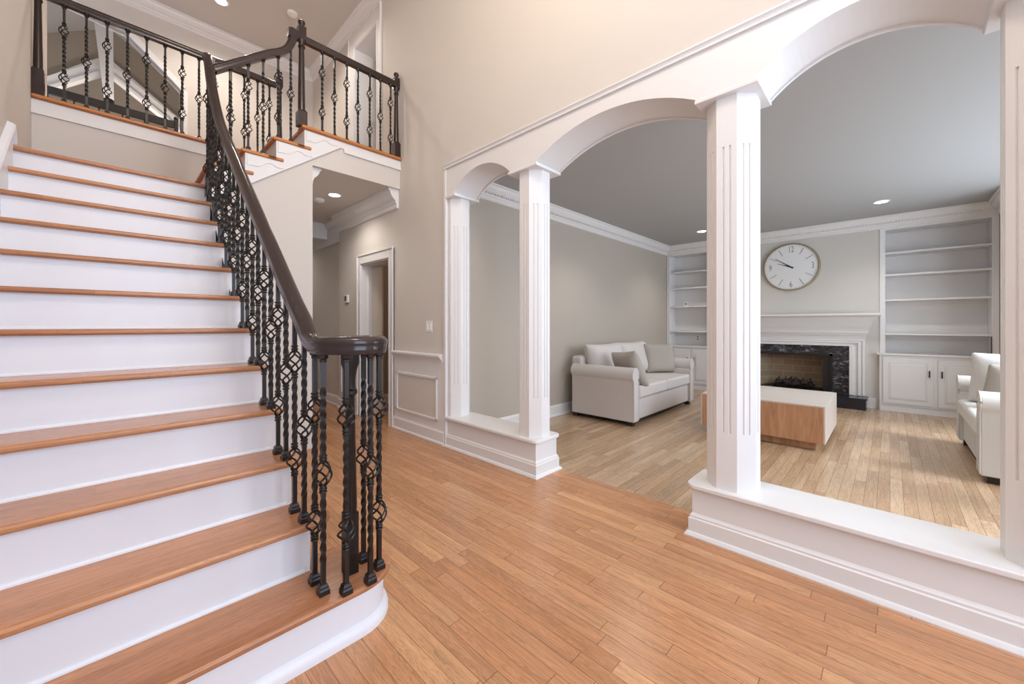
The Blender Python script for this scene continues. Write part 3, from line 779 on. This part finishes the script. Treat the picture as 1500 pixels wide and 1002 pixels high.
# --- left balcony railing
r4 = thing('balcony_railing', 'brown balcony railing overlooking the stair landing at upper left', 'railing', (.5, YB+.03, Z2), 'balcony railings')
MB().sweep([(-.43, YB+.03, 4.06), (1.36, YB+.03, 4.06)], RAILP).build('handrail', M_RAIL, r4, smooth=True, angle=50)
newel(r4, 'newel_post', 1.395, YB+.03, Z2, 4.22, .036, blk=.16)
newel(r4, 'newel_post', -.425, YB+.03, Z2, 4.22, .036, blk=.22)
for i, x in enumerate((-.279, -.147, -.018, .116, .248, .382, .513, .647, .78, .912, 1.044, 1.172, 1.29)):
    baluster(r4, x, YB+.03, Z2, 4.015, 'DS'[i % 2])
# --- dark guard rail across the gabled opening
r5 = thing('guard_rail', 'dark low rail with small end post across the opening upstairs', 'railing', (.1, Y7-.06, Z2))
MB().box(-.6, Y7-.08, 3.835, .60, Y7-.04, 3.925).build('rail', M_IRON, r5, bevel=.004)
MB().box(.59, Y7-.08, Z2, .635, Y7-.04, 3.95).lathe(.612, Y7-.06, [(.018, 3.95), (.026, 3.965), (.02, 3.985), (.002, 3.995)], 12).build('end_post', M_IRON, r5)
for i in range(6): MB().box(-.5+.2*i, Y7-.068, Z2, -.485+.2*i, Y7-.052, 3.84).build('rail_picket', M_IRON, r5)

# ------------------------------------------------------------------ fireplace wall
BC = 1.17
def mantel():
    t = thing('fireplace_mantel', 'white moulded fireplace mantel and surround under the round clock', 'mantel', (XF, BC, .165))
    hw = 1.04
    prof = [(0, 1.39), (.20, 1.39), (.20, 1.365), (.185, 1.352), (.15, 1.335), (.125, 1.29), (.10, 1.25), (.095, 1.22), (.07, 1.18), (.06, 1.13), (.06, 1.10), (.045, 1.09), (.045, 1.07), (0, 1.07)]
    w0 = hw-.20+.04
    MB().molding([(XF, BC+w0, 0), (XF-.001, BC+w0, 0)][:0] or [(XF, BC+w0, 0), (XF-.03, BC+w0, 0), (XF-.03, BC-w0, 0), (XF, BC-w0, 0)], prof).build('mantel_shelf', M_TRIM, t, smooth=True, angle=25)
    MB().box(XF-.037, BC-.91, .999, XF, BC+.90, 1.075).build('frieze', M_TRIM, t)
    for s in (-1, 1):
        m = MB(); a, b = sorted((BC+s*.905, BC+s*.735))
        m.box(XF-.03, a, .165, XF, b, .905)
        for k, (u, v) in enumerate(((.90, .875), (.85, .825), (.775, .728))):
            p, q = sorted((BC+s*u, BC+s*v)); m.box(XF-.045-.008*k, p, .17, XF-.029, q, (.98, .95, .925)[k])
        m.build('pilaster', M_TRIM, t, bevel=.003)
    MB().box(XF-.032, BC-.905, .9, XF-.004, BC+.905, .999).box(XF-.047, BC-.9, .98, XF-.031, BC+.9, .998).box(XF-.0535, BC-.85, .95, XF-.031, BC+.85, .975).box(XF-.063, BC-.775, .90, XF-.031, BC+.775, .925).build('architrave', M_TRIM, t, bevel=.003)
    return t
mantel()
t = thing('fireplace_surround', 'black and white veined marble slabs framing the firebox', 'fireplace', (XF, BC, .165))
MB().box(XF-.02, BC-.735, .165, XF-.001, BC-.53, .93).build('marble_slab', M_MARBLE, t)
MB().box(XF-.02, BC+.53, .165, XF-.001, BC+.735, .93).build('marble_slab', M_MARBLE, t)
MB().box(XF-.02, BC-.53, .76, XF-.001, BC+.53, .93).build('marble_slab', M_MARBLE, t)
t = thing('firebox', 'black-framed firebox lined with buff brick under the marble', 'fireplace', (XF+.1, BC, .165))
MB().box(XF+.02, BC-.53, .165, XF+.42, BC+.53, .175).build('firebox_floor', M_BLACK, t)
m = MB().box(XF+.40, BC-.54, .16, XF+.42, BC+.54, .78)
m.add([(XF+.02, BC-.53, .17), (XF+.40, BC-.36, .17), (XF+.40, BC-.36, .77), (XF+.02, BC-.53, .77)], [(0, 1, 2, 3)])
m.add([(XF+.02, BC+.53, .17), (XF+.40, BC+.36, .17), (XF+.40, BC+.36, .77), (XF+.02, BC+.53, .77)], [(0, 1, 2, 3)])
m.build('brick_lining', M_FBRICK, t)
MB().box(XF+.02, BC-.53, .77, XF+.42, BC+.53, .78).build('firebox_top', M_BLACK, t)
MB().box(XF-.028, BC-.535, .165, XF+.03, BC-.50, .77).box(XF-.028, BC+.50, .165, XF+.03, BC+.535, .77).box(XF-.028, BC-.535, .735, XF+.03, BC+.535, .77).build('metal_frame', M_BLACK, t)
MB().box(XF-.01, BC-.505, .17, XF+.10, BC-.49, .735).box(XF-.01, BC-.49, .17, XF+.012, BC-.415, .735).build('folding_door', M_BLACK, t)
MB().box(XF-.01, BC+.49, .17, XF+.10, BC+.505, .735).box(XF-.01, BC+.46, .17, XF+.012, BC+.49, .735).build('folding_door', M_BLACK, t)
t = thing('fire_grate', 'black iron fire grate with burnt twig-like bars inside the firebox', 'grate', (XF+.2, BC, .175))
for yy in (-.22, -.12, 0, .12, .22):
    MB().tube([(XF+.08, BC+yy, .30), (XF+.11, BC+yy, .23), (XF+.2, BC+yy, .22), (XF+.3, BC+yy, .24), (XF+.33, BC+yy, .33)], .009, 6).build('grate_bar', M_BLACK, t)
MB().tube([(XF+.12, BC-.28, .225), (XF+.12, BC+.28, .225)], .009, 6).tube([(XF+.28, BC-.28, .235), (XF+.28, BC+.28, .235)], .009, 6).build('cross_bar', M_BLACK, t)
for xx in (XF+.12, XF+.28):
    for yy in (-.26, .26): MB().tube([(xx, BC+yy, .175), (xx, BC+yy, .235)], .010, 6).build('leg', M_BLACK, t)
M_BARK = plain('charred_bark', srgb(62, 52, 46), .9, bump=.6, bscale=60, var=.3)
rr = random.Random(3)
for k in range(4):
    x0 = XF+.12+.05*k; z0 = .255+.018*(k % 2)
    pts = [(x0+rr.uniform(-.02, .02), BC-.25+.5*j/6, z0+.02*math.sin(j*1.7+k)) for j in range(7)]
    o = MB().tube(pts, [.018, .022, .021, .024, .02, .021, .014], 8).tube([pts[2], (pts[2][0]-.02, pts[2][1]+.06, z0+.075)], [.012, .006], 6).tube([pts[4], (pts[4][0], pts[4][1]-.07, z0+.08)], [.012, .005], 6).build('log', M_BARK, smooth=True)
    tag(o, 'charred log lying on the grate in the firebox', 'log', 'logs on the fire grate')
t = thing('hearth', 'low black polished granite hearth in front of the fireplace', 'hearth', (7.6, BC, 0))
MB().box(7.47, BC-.925, 0, XF-.002, BC+.925, .145).build('hearth_base', M_SLATE, t, bevel=.003)
MB().box(7.455, BC-.94, .145, XF-.002, BC+.94, .165).build('hearth_slab', M_SLATE, t, bevel=.004)

def bookcase(ya, yb, side, labels):
    """ya < yb span of the niche, side word for the labels"""
    t = thing('bookcase', labels[0], 'bookcase', (XF+.2, (ya+yb)/2, .83), 'built-in bookcases')
    w = .06; zb, zt = .815, ZC-.165
    MB().box(XF-.012, ya, zb, XF+.30, ya+w, zt).build('side_panel', M_TRIM, t, bevel=.003)
    MB().box(XF-.012, yb-w, zb, XF+.30, yb, zt).build('side_panel', M_TRIM, t, bevel=.003)
    MB().box(XF+.30, ya, zb, XF+.32, yb, ZC).build('back_panel', M_TRIM, t)
    MB().box(XF-.0115, ya+.001, zt-.03, XF+.299, yb-.001, zt+.10).build('top_rail', M_TRIM, t)
    for z in (2.235, 1.92, 1.56, 1.075):
        MB().box(XF+.0, ya+w, z, XF+.30, yb-w, z+.025).build('shelf', M_TRIM, t, bevel=.003)
    MB().box(XF+.285, ya+w, zb, XF+.30, yb-w, 1.0).build('lower_backboard', M_TRIM, t)
    c = tag(MB().box(XF-.10, ya-.03*(side == 'r')-.0, .79, XF+.30, yb+.03*(side == 'r'), .815).build('countertop', M_TRIM, bevel=.008, seg=3), labels[1], 'countertop', 'bookcase countertops')
    t2 = thing('base_cabinet', labels[2], 'cabinet', (XF+.1, (ya+yb)/2, 0), 'built-in base cabinets')
    MB().box(XF-.075, ya, .085, XF+.30, yb, .79).build('body', M_TRIM, t2)
    MB().box(XF-.06, ya, 0, XF+.30, yb, .085).box(XF-.085, ya, 0, XF-.06, yb, .07).build('plinth', M_TRIM, t2)
    mid = (ya+yb)/2
    for s in (-1, 1):
        a, b = (ya+.035, mid-.022) if s < 0 else (mid+.022, yb-.035)
        d = MB().box(XF-.093, a, .115, XF-.075, b, .745).build('door', M_TRIM, t2, bevel=.003)
        p = MB().box(XF-.096, a+.055, .17, XF-.090, b-.055, .69)
        p.build('panel_groove', plain('shadow_line_white', srgb(222,220,218), .5), d, bevel=.003); 
        MB().box(XF-.103, a+.075, .19, XF-.094, b-.075, .67).build('raised_panel', M_TRIM, d, bevel=.006)
        hy = b-.035 if s < 0 else a+.035
        MB().box(XF-.118, hy-.006, .51, XF-.108, hy+.006, .60).box(XF-.11, hy-.004, .52, XF-.092, hy+.004, .53).box(XF-.11, hy-.004, .58, XF-.092, hy+.004, .59).build('handle', M_BLACK, d)
    return t
bookcase(-.985, .11, 'r', ('white built-in bookcase with empty shelves right of the fireplace', 'white countertop below the right bookcase', 'white two-door base cabinet right of the fireplace with black handles'))
bookcase(2.23, 3.215, 'l', ('white built-in bookcase left of the fireplace, half hidden by the column', 'white countertop below the left bookcase', 'white two-door base cabinet behind the loveseat'))
tag(MB().box(XF-.02, -.925, .83, XF-.012, -.915, 1.07).build('dark_gap_strip', M_DARKP), 'thin dark strip drawn for the upright gap at the corner of the right bookcase above the counter', 'dark_gap')  # darkness of a narrow gap, drawn as a solid dark strip
t = thing('shelf_camera', 'tiny white and black gadget standing on a left bookcase shelf', 'gadget', (XF+.1, 2.86, 1.585))
MB().box(XF+.07, 2.84, 1.585, XF+.10, 2.885, 1.66).build('body', M_PLAST, t, bevel=.006)
MB().lathex(XF+.07, 2.862, 1.63, [(.014, 0), (.014, -.004), (.001, -.005)], 16).build('lens', plain('dark_blue_lens', srgb(20, 24, 80), .2), t)
t = thing('wall_outlet', 'white wall outlet on the back of the left bookcase above the counter', 'outlet', (XF+.28, 2.72, .96))
MB().box(XF+.279, 2.685, .90, XF+.285, 2.755, 1.015).build('plate', M_PLAST, t, bevel=.002)
for z in (.925, .97): MB().box(XF+.277, 2.705, z, XF+.28, 2.735, z+.025).build('socket', M_DARKP if False else M_GREY, t)

# clock
CY, CZ, CR = 1.165, 2.165, .385
t = thing('wall_clock', 'large round white wall clock with a thin brass rim above the mantel', 'clock', (XF, CY, CZ))
MB().lathex(XF-.002, CY, CZ, [(CR-.012, 0), (CR, 0), (CR+.002, -.03), (CR-.004, -.048), (CR-.014, -.05), (CR-.018, -.045), (CR-.018, -.01)], 72, caps=False).build('rim', M_BRASS, t, smooth=True)
MB().lathex(XF-.018, CY, CZ, [(CR-.014, 0), (CR-.014, -.004), (.001, -.004)], 72).build('dial', M_CLOCKF, t)
tk = MB()
def cpt(deg, r, dx=0): a = math.radians(deg); return Vector((XF-.0235+dx, CY-r*math.sin(a), CZ+r*math.cos(a)))   # clockwise seen from the room
def stick(mb, deg, r0, r1, w, dx=-.001, w1=None):
    a = math.radians(deg); t = Vector((0, -math.cos(a), -math.sin(a)))
    p, q = cpt(deg, r0, dx), cpt(deg, r1, dx); w1 = w if w1 is None else w1; X = Vector((-.0015, 0, 0))
    vs = [p-t*w, p+t*w, q+t*w1, q-t*w1]; vs += [v+X for v in vs]
    mb.add(vs, [(3,2,1,0),(4,5,6,7),(0,1,5,4),(1,2,6,5),(2,3,7,6),(3,0,4,7)])
for k in range(12):
    if k % 3: stick(tk, k*30, .225, .335, .0028)
for k in range(60): stick(tk, k*6, .345, .362, .0014)
tk.build('hour_marks', M_GREY, t)
def digit(ch, cy, cz, sz=.115):
    cu = bpy.data.curves.new('numeral', 'FONT'); cu.body = ch; cu.size = sz; cu.align_x = 'CENTER'; cu.align_y = 'CENTER'; cu.extrude = .001; cu.offset = -.0018
    ob = bpy.data.objects.new('numeral', cu); COL.objects.link(ob)
    dg = bpy.context.evaluated_depsgraph_get(); me = bpy.data.meshes.new_from_object(ob.evaluated_get(dg))
    bpy.data.objects.remove(ob)
    me.materials.clear(); me.materials.append(M_GREY)
    o = bpy.data.objects.new('numeral', me); COL.objects.link(o)
    Rm = Matrix(((0, 0, -1, 0), (-1, 0, 0, 0), (0, 1, 0, 0), (0, 0, 0, 1)))   # x -> -Y, y -> Z, z -> -X
    o.matrix_world = Matrix.Translation((XF-.0245, cy, cz)) @ Rm @ Matrix.Diagonal((.72, 1.25, 1, 1))
    mw = o.matrix_world.copy(); o.parent = t; o.matrix_parent_inverse = Matrix.Translation(t.location).inverted(); o.matrix_basis = mw
digit('12', CY, CZ+.285); digit('3', CY-.285, CZ); digit('6', CY, CZ-.285); digit('9', CY+.285, CZ)
h = MB(); stick(h, 306, -.035, .27, .009, -.006, .0025); h.build('minute_hand', M_BLACK, t)
h = MB(); stick(h, 291, -.035, .20, .010, -.004, .0025); h.build('hour_hand', M_BLACK, t)
MB().lathex(XF-.024, CY, CZ, [(.011, 0), (.011, -.01), (.001, -.011)], 20).build('hub', M_BLACK, t)

# ------------------------------------------------------------------ furniture
t = thing('coffee_table', 'low square oak coffee table with whitewashed waterfall top', 'table', (5.26, .99, 0))
MB().box(4.72, .455, .081, 4.735, 1.545, .428).build('front_panel', M_OAKV, t)
MB().box(5.79, .455, .081, 5.805, 1.545, .428).build('rear_panel', M_OAKV, t)
MB().box(4.72, .441, .428, 5.805, 1.549, .443).build('tabletop', M_TOPW, t, bevel=.002)
MB().box(4.72, .441, .081, 5.805, .455, .428).build('side_panel', M_TOPW, t, bevel=.002)
MB().box(4.72, 1.545, .081, 5.805, 1.559, .428).build('side_panel', M_TOPW, t, bevel=.002)
MB().box(4.79, .52, 0.003, 5.74, 1.48, .083).build('plinth', M_OAKV, t)

def cushion(name, mat, parent, cx, cy, cz, w, d, h, puff=.35, rot=(0, 0, 0), n=14, crease=0, seed=0):
    """soft box: w along x, d along y, h along z (thin axis bulges)"""
    rn = random.Random(seed); vs = []; fs = []
    for side in (1, -1):
        for i in range(n+1):
            for j in range(n+1):
                u = -1+2*i/n; v = -1+2*j/n
                e = max(0, (1-abs(u)**4))**.5*max(0, (1-abs(v)**4))**.5
                pinch = 1-.06*(1-abs(v)**2 if False else 1)*((1-v*v)*abs(u)**6+(1-u*u)*abs(v)**6)
                z = side*h/2*((1-puff)*(.35+.65*e)+puff*e) if e > 0 else side*h*.08
                z += crease*math.sin(7*u+3*v+seed)*e*.01
                vs.append((u*w/2*pinch, v*d/2*pinch, z))
    N1 = (n+1)**2
    for s in (0, 1):
        for i in range(n):
            for j in range(n):
                a = s*N1+i*(n+1)+j; q = (a, a+n+1, a+n+2, a+1); fs.append(q if s == 0 else q[::-1])
    rim = [i*(n+1) for i in range(n+1)]+[n*(n+1)+j for j in range(1, n+1)]+[i*(n+1)+n for i in range(n-1, -1, -1)]+[j for j in range(n-1, 0, -1)]
    for k in range(len(rim)):
        a = rim[k]; b = rim[(k+1) % len(rim)]; fs.append((a, b, b+N1, a+N1))
    from mathutils import Euler
    Rm = Euler(rot, 'XYZ').to_matrix()
    mb = MB(); mb.add([tuple(Rm @ Vector(v)+Vector((cx, cy, cz))) for v in vs], fs)
    o = mb.build(name, mat, parent, smooth=True, angle=180)
    s = o.modifiers.new('subd', 'SUBSURF'); s.levels = 1; s.render_levels = 1
    return o
def piping(pts, r, name, mat, parent):
    return MB().tube(pts, r, 6).build(name, mat, parent, smooth=True)

def sofa(label, cx, y_front, face, length, depth, mat, seats):
    """face = -1: faces -Y (front at y_front, back at y_front+depth); face = +1 faces +Y"""
    t = thing('loveseat', label, 'sofa', (cx, y_front-face*depth/2, 0), 'loveseats')
    Y = lambda d: y_front-face*d          # d = distance from the front plane
    x0, x1 = cx-length/2, cx+length/2; aw = .15
    def bx(name, a, b, d0, d1, z0, z1, bev=.02, m=mat):
        return MB().box(a, Y(d0), z0, b, Y(d1), z1).build(name, m, t, bevel=bev, seg=3)
    bx('base', x0+aw-.01, x1-aw+.01, .03, depth-.02, .06, .315)
    bx('back', x0+.06, x1-.06, depth-.17, depth, .06, .80, .04)
    for s in (-1, 1):
        xa = x0 if s < 0 else x1-aw; xb = xa+aw
        # arm with rolled top; outline in (x, z), extruded along depth
        cxr = (xa+xb)/2+s*.012; zr = .615; R = .088
        out = [(xa+.008, .055), (xb-.008, .055), (xb-.008, .53)]
        roll = [(cxr+R*math.cos(math.radians(a)), zr+R*math.sin(math.radians(a))) for a in range(-48, 229, 12)]
        out = [(xa+.01, .055), (xb-.01, .055), (xb-.01, .54)]+roll+[(xa+.01, .54)]
        MB().prism(out, Y(0), Y(depth-.05), 'y').build('arm', mat, t, bevel=.012, seg=3)
        pts = [(p[0], Y(-.002), p[1]) for p in [(xa+.01, .07), (xa+.01, .53)]+roll[::-1]+[(xb-.01, .53), (xb-.01, .07)]]
        piping(pts, .0045, 'arm_piping', mat, t)
        for d in (.07, depth-.08):
            MB().box((xa+xb)/2-.035, Y(d-.035), 0, (xa+xb)/2+.035, Y(d+.035), .06).build('foot', M_FOOT, t, bevel=.004)
    MB().box(x0+.06, Y(.06), .035, x1-.06, Y(depth-.06), .058).build('underside', M_FOOT, t)
    iw = (length-2*aw)/seats
    for k in range(seats):
        c = x0+aw+iw*(k+.5)
        MB().box(c-iw/2+.004, Y(-.012), .325, c+iw/2-.004, Y(depth-.20), .475).build('seat_cushion', mat, t, bevel=.035, seg=4)
    return t, Y, x0, x1, aw, iw
# loveseat against the left wall
t, Y, x0, x1, aw, iw = sofa('light grey rolled-arm loveseat against the left wall of the living room', 5.29, 2.18, -1, 1.96, .94, M_FABRIC, 2)
for k, xx in enumerate((x0+aw+iw*.5, x0+aw+iw*1.5)):
    cushion('back_cushion', M_FABRIC, t, xx-.03, Y(.68), .705, iw*1.02, .53, .27, .5, (math.radians(75), 0, 0), crease=1, seed=k)
tag(cushion('throw_pillow', M_PILLOW, None, x0+.33, Y(.22), .66, .50, .48, .18, .9, (math.radians(68), math.radians(6), math.radians(64)), seed=4), 'taupe throw pillow leaning on the near arm of the left loveseat', 'pillow', 'throw pillows on the left loveseat')
tag(cushion('throw_pillow', M_PILLOW, None, x1-.25, Y(.42), .70, .50, .46, .17, .9, (math.radians(76), 0, math.radians(-38)), seed=5), 'square taupe throw pillow at the far arm of the left loveseat', 'pillow', 'throw pillows on the left loveseat')
# chair-and-a-half in front of the bay window
t, Y, x0, x1, aw, iw = sofa('light grey rolled-arm loveseat by the window, partly hidden by the right half column', 5.40, -.50, 1, 1.46, .95, M_FABW, 1)
cushion('back_cushion', M_FABW, t, 5.40, Y(.72), .70, 1.1, .5, .24, .5, (math.radians(-75), 0, 0), seed=8)
tag(cushion('throw_pillow', M_FABW, None, 5.84, Y(.30), .715, .52, .50, .19, .9, (math.radians(-78), 0, math.radians(-78)), crease=1, seed=9), 'large white creased pillow on the loveseat by the window', 'pillow', 'pillows on the window loveseat')
tag(cushion('throw_pillow', M_PILLOW, None, 5.50, Y(.30), .68, .44, .42, .16, .9, (math.radians(-72), 0, math.radians(-68)), seed=11), 'grey pillow on the loveseat by the window, nearest the right column', 'pillow', 'pillows on the window loveseat')

# ------------------------------------------------------------------ ceiling fixtures, switches
def downlight(x, y, z, label):
    t = thing('recessed_light', label, 'light', (x, y, z), 'recessed ceiling lights')
    MB().lathe(x, y, [(.085, z), (.085, z-.004), (.068, z-.007), (.062, z-.003)], 28).build('trim_ring', M_PLAST, t, smooth=True)
    MB().lathe(x, y, [(.060, z-.002), (.060, z-.004), (.001, z-.004)], 28).build('lens', M_LAMP, t)
downlight(1.0, 6.2, ZT, 'lit recessed light in the upstairs hall ceiling')
downlight(1.9, 4.85, ZH, 'lit recessed light in the lower hall ceiling')
downlight(6.78, .08, ZC, 'lit recessed light in the living room ceiling, right of the near column')
downlight(6.85, 2.25, ZC, 'lit recessed light in the living room ceiling, left of the near column')
def detector(x, y, z, label):
    t = thing('smoke_detector', label, 'smoke detector', (x, y, z), 'smoke detectors')
    MB().lathe(x, y, [(.062, z), (.062, z-.018), (.055, z-.03), (.03, z-.036), (.001, z-.037)], 28).build('housing', M_PLAST, t, smooth=True)
    MB().lathe(x, y, [(.022, z-.036), (.018, z-.041), (.001, z-.041)], 16).build('test_button', M_PLAST, t)
detector(1.70, 5.75, ZT, 'round white smoke detector on the upstairs hall ceiling')
detector(1.83, 5.15, ZH, 'round white smoke detector on the lower hall ceiling')
t = thing('thermostat', 'small white thermostat with dark screen on the lower hall wall', 'thermostat', (XA, 5.545, 1.59))
MB().box(XA-.022, 5.49, 1.535, XA, 5.60, 1.645).build('housing', M_PLAST, t, bevel=.005)
MB().box(XA-.024, 5.535, 1.56, XA-.021, 5.59, 1.63).build('screen', M_DARKP, t)
t = thing('light_switch', 'white double light switch plate on the wall above the chair rail', 'light switch', (XA, 3.50, 1.2))
MB().box(XA-.006, 3.445, 1.145, XA, 3.56, 1.262).build('plate', M_PLAST, t, bevel=.002)
for y in (3.475, 3.53): MB().box(XA-.011, y-.014, 1.17, XA-.005, y+.014, 1.237).build('rocker', M_PLAST, t, bevel=.001)
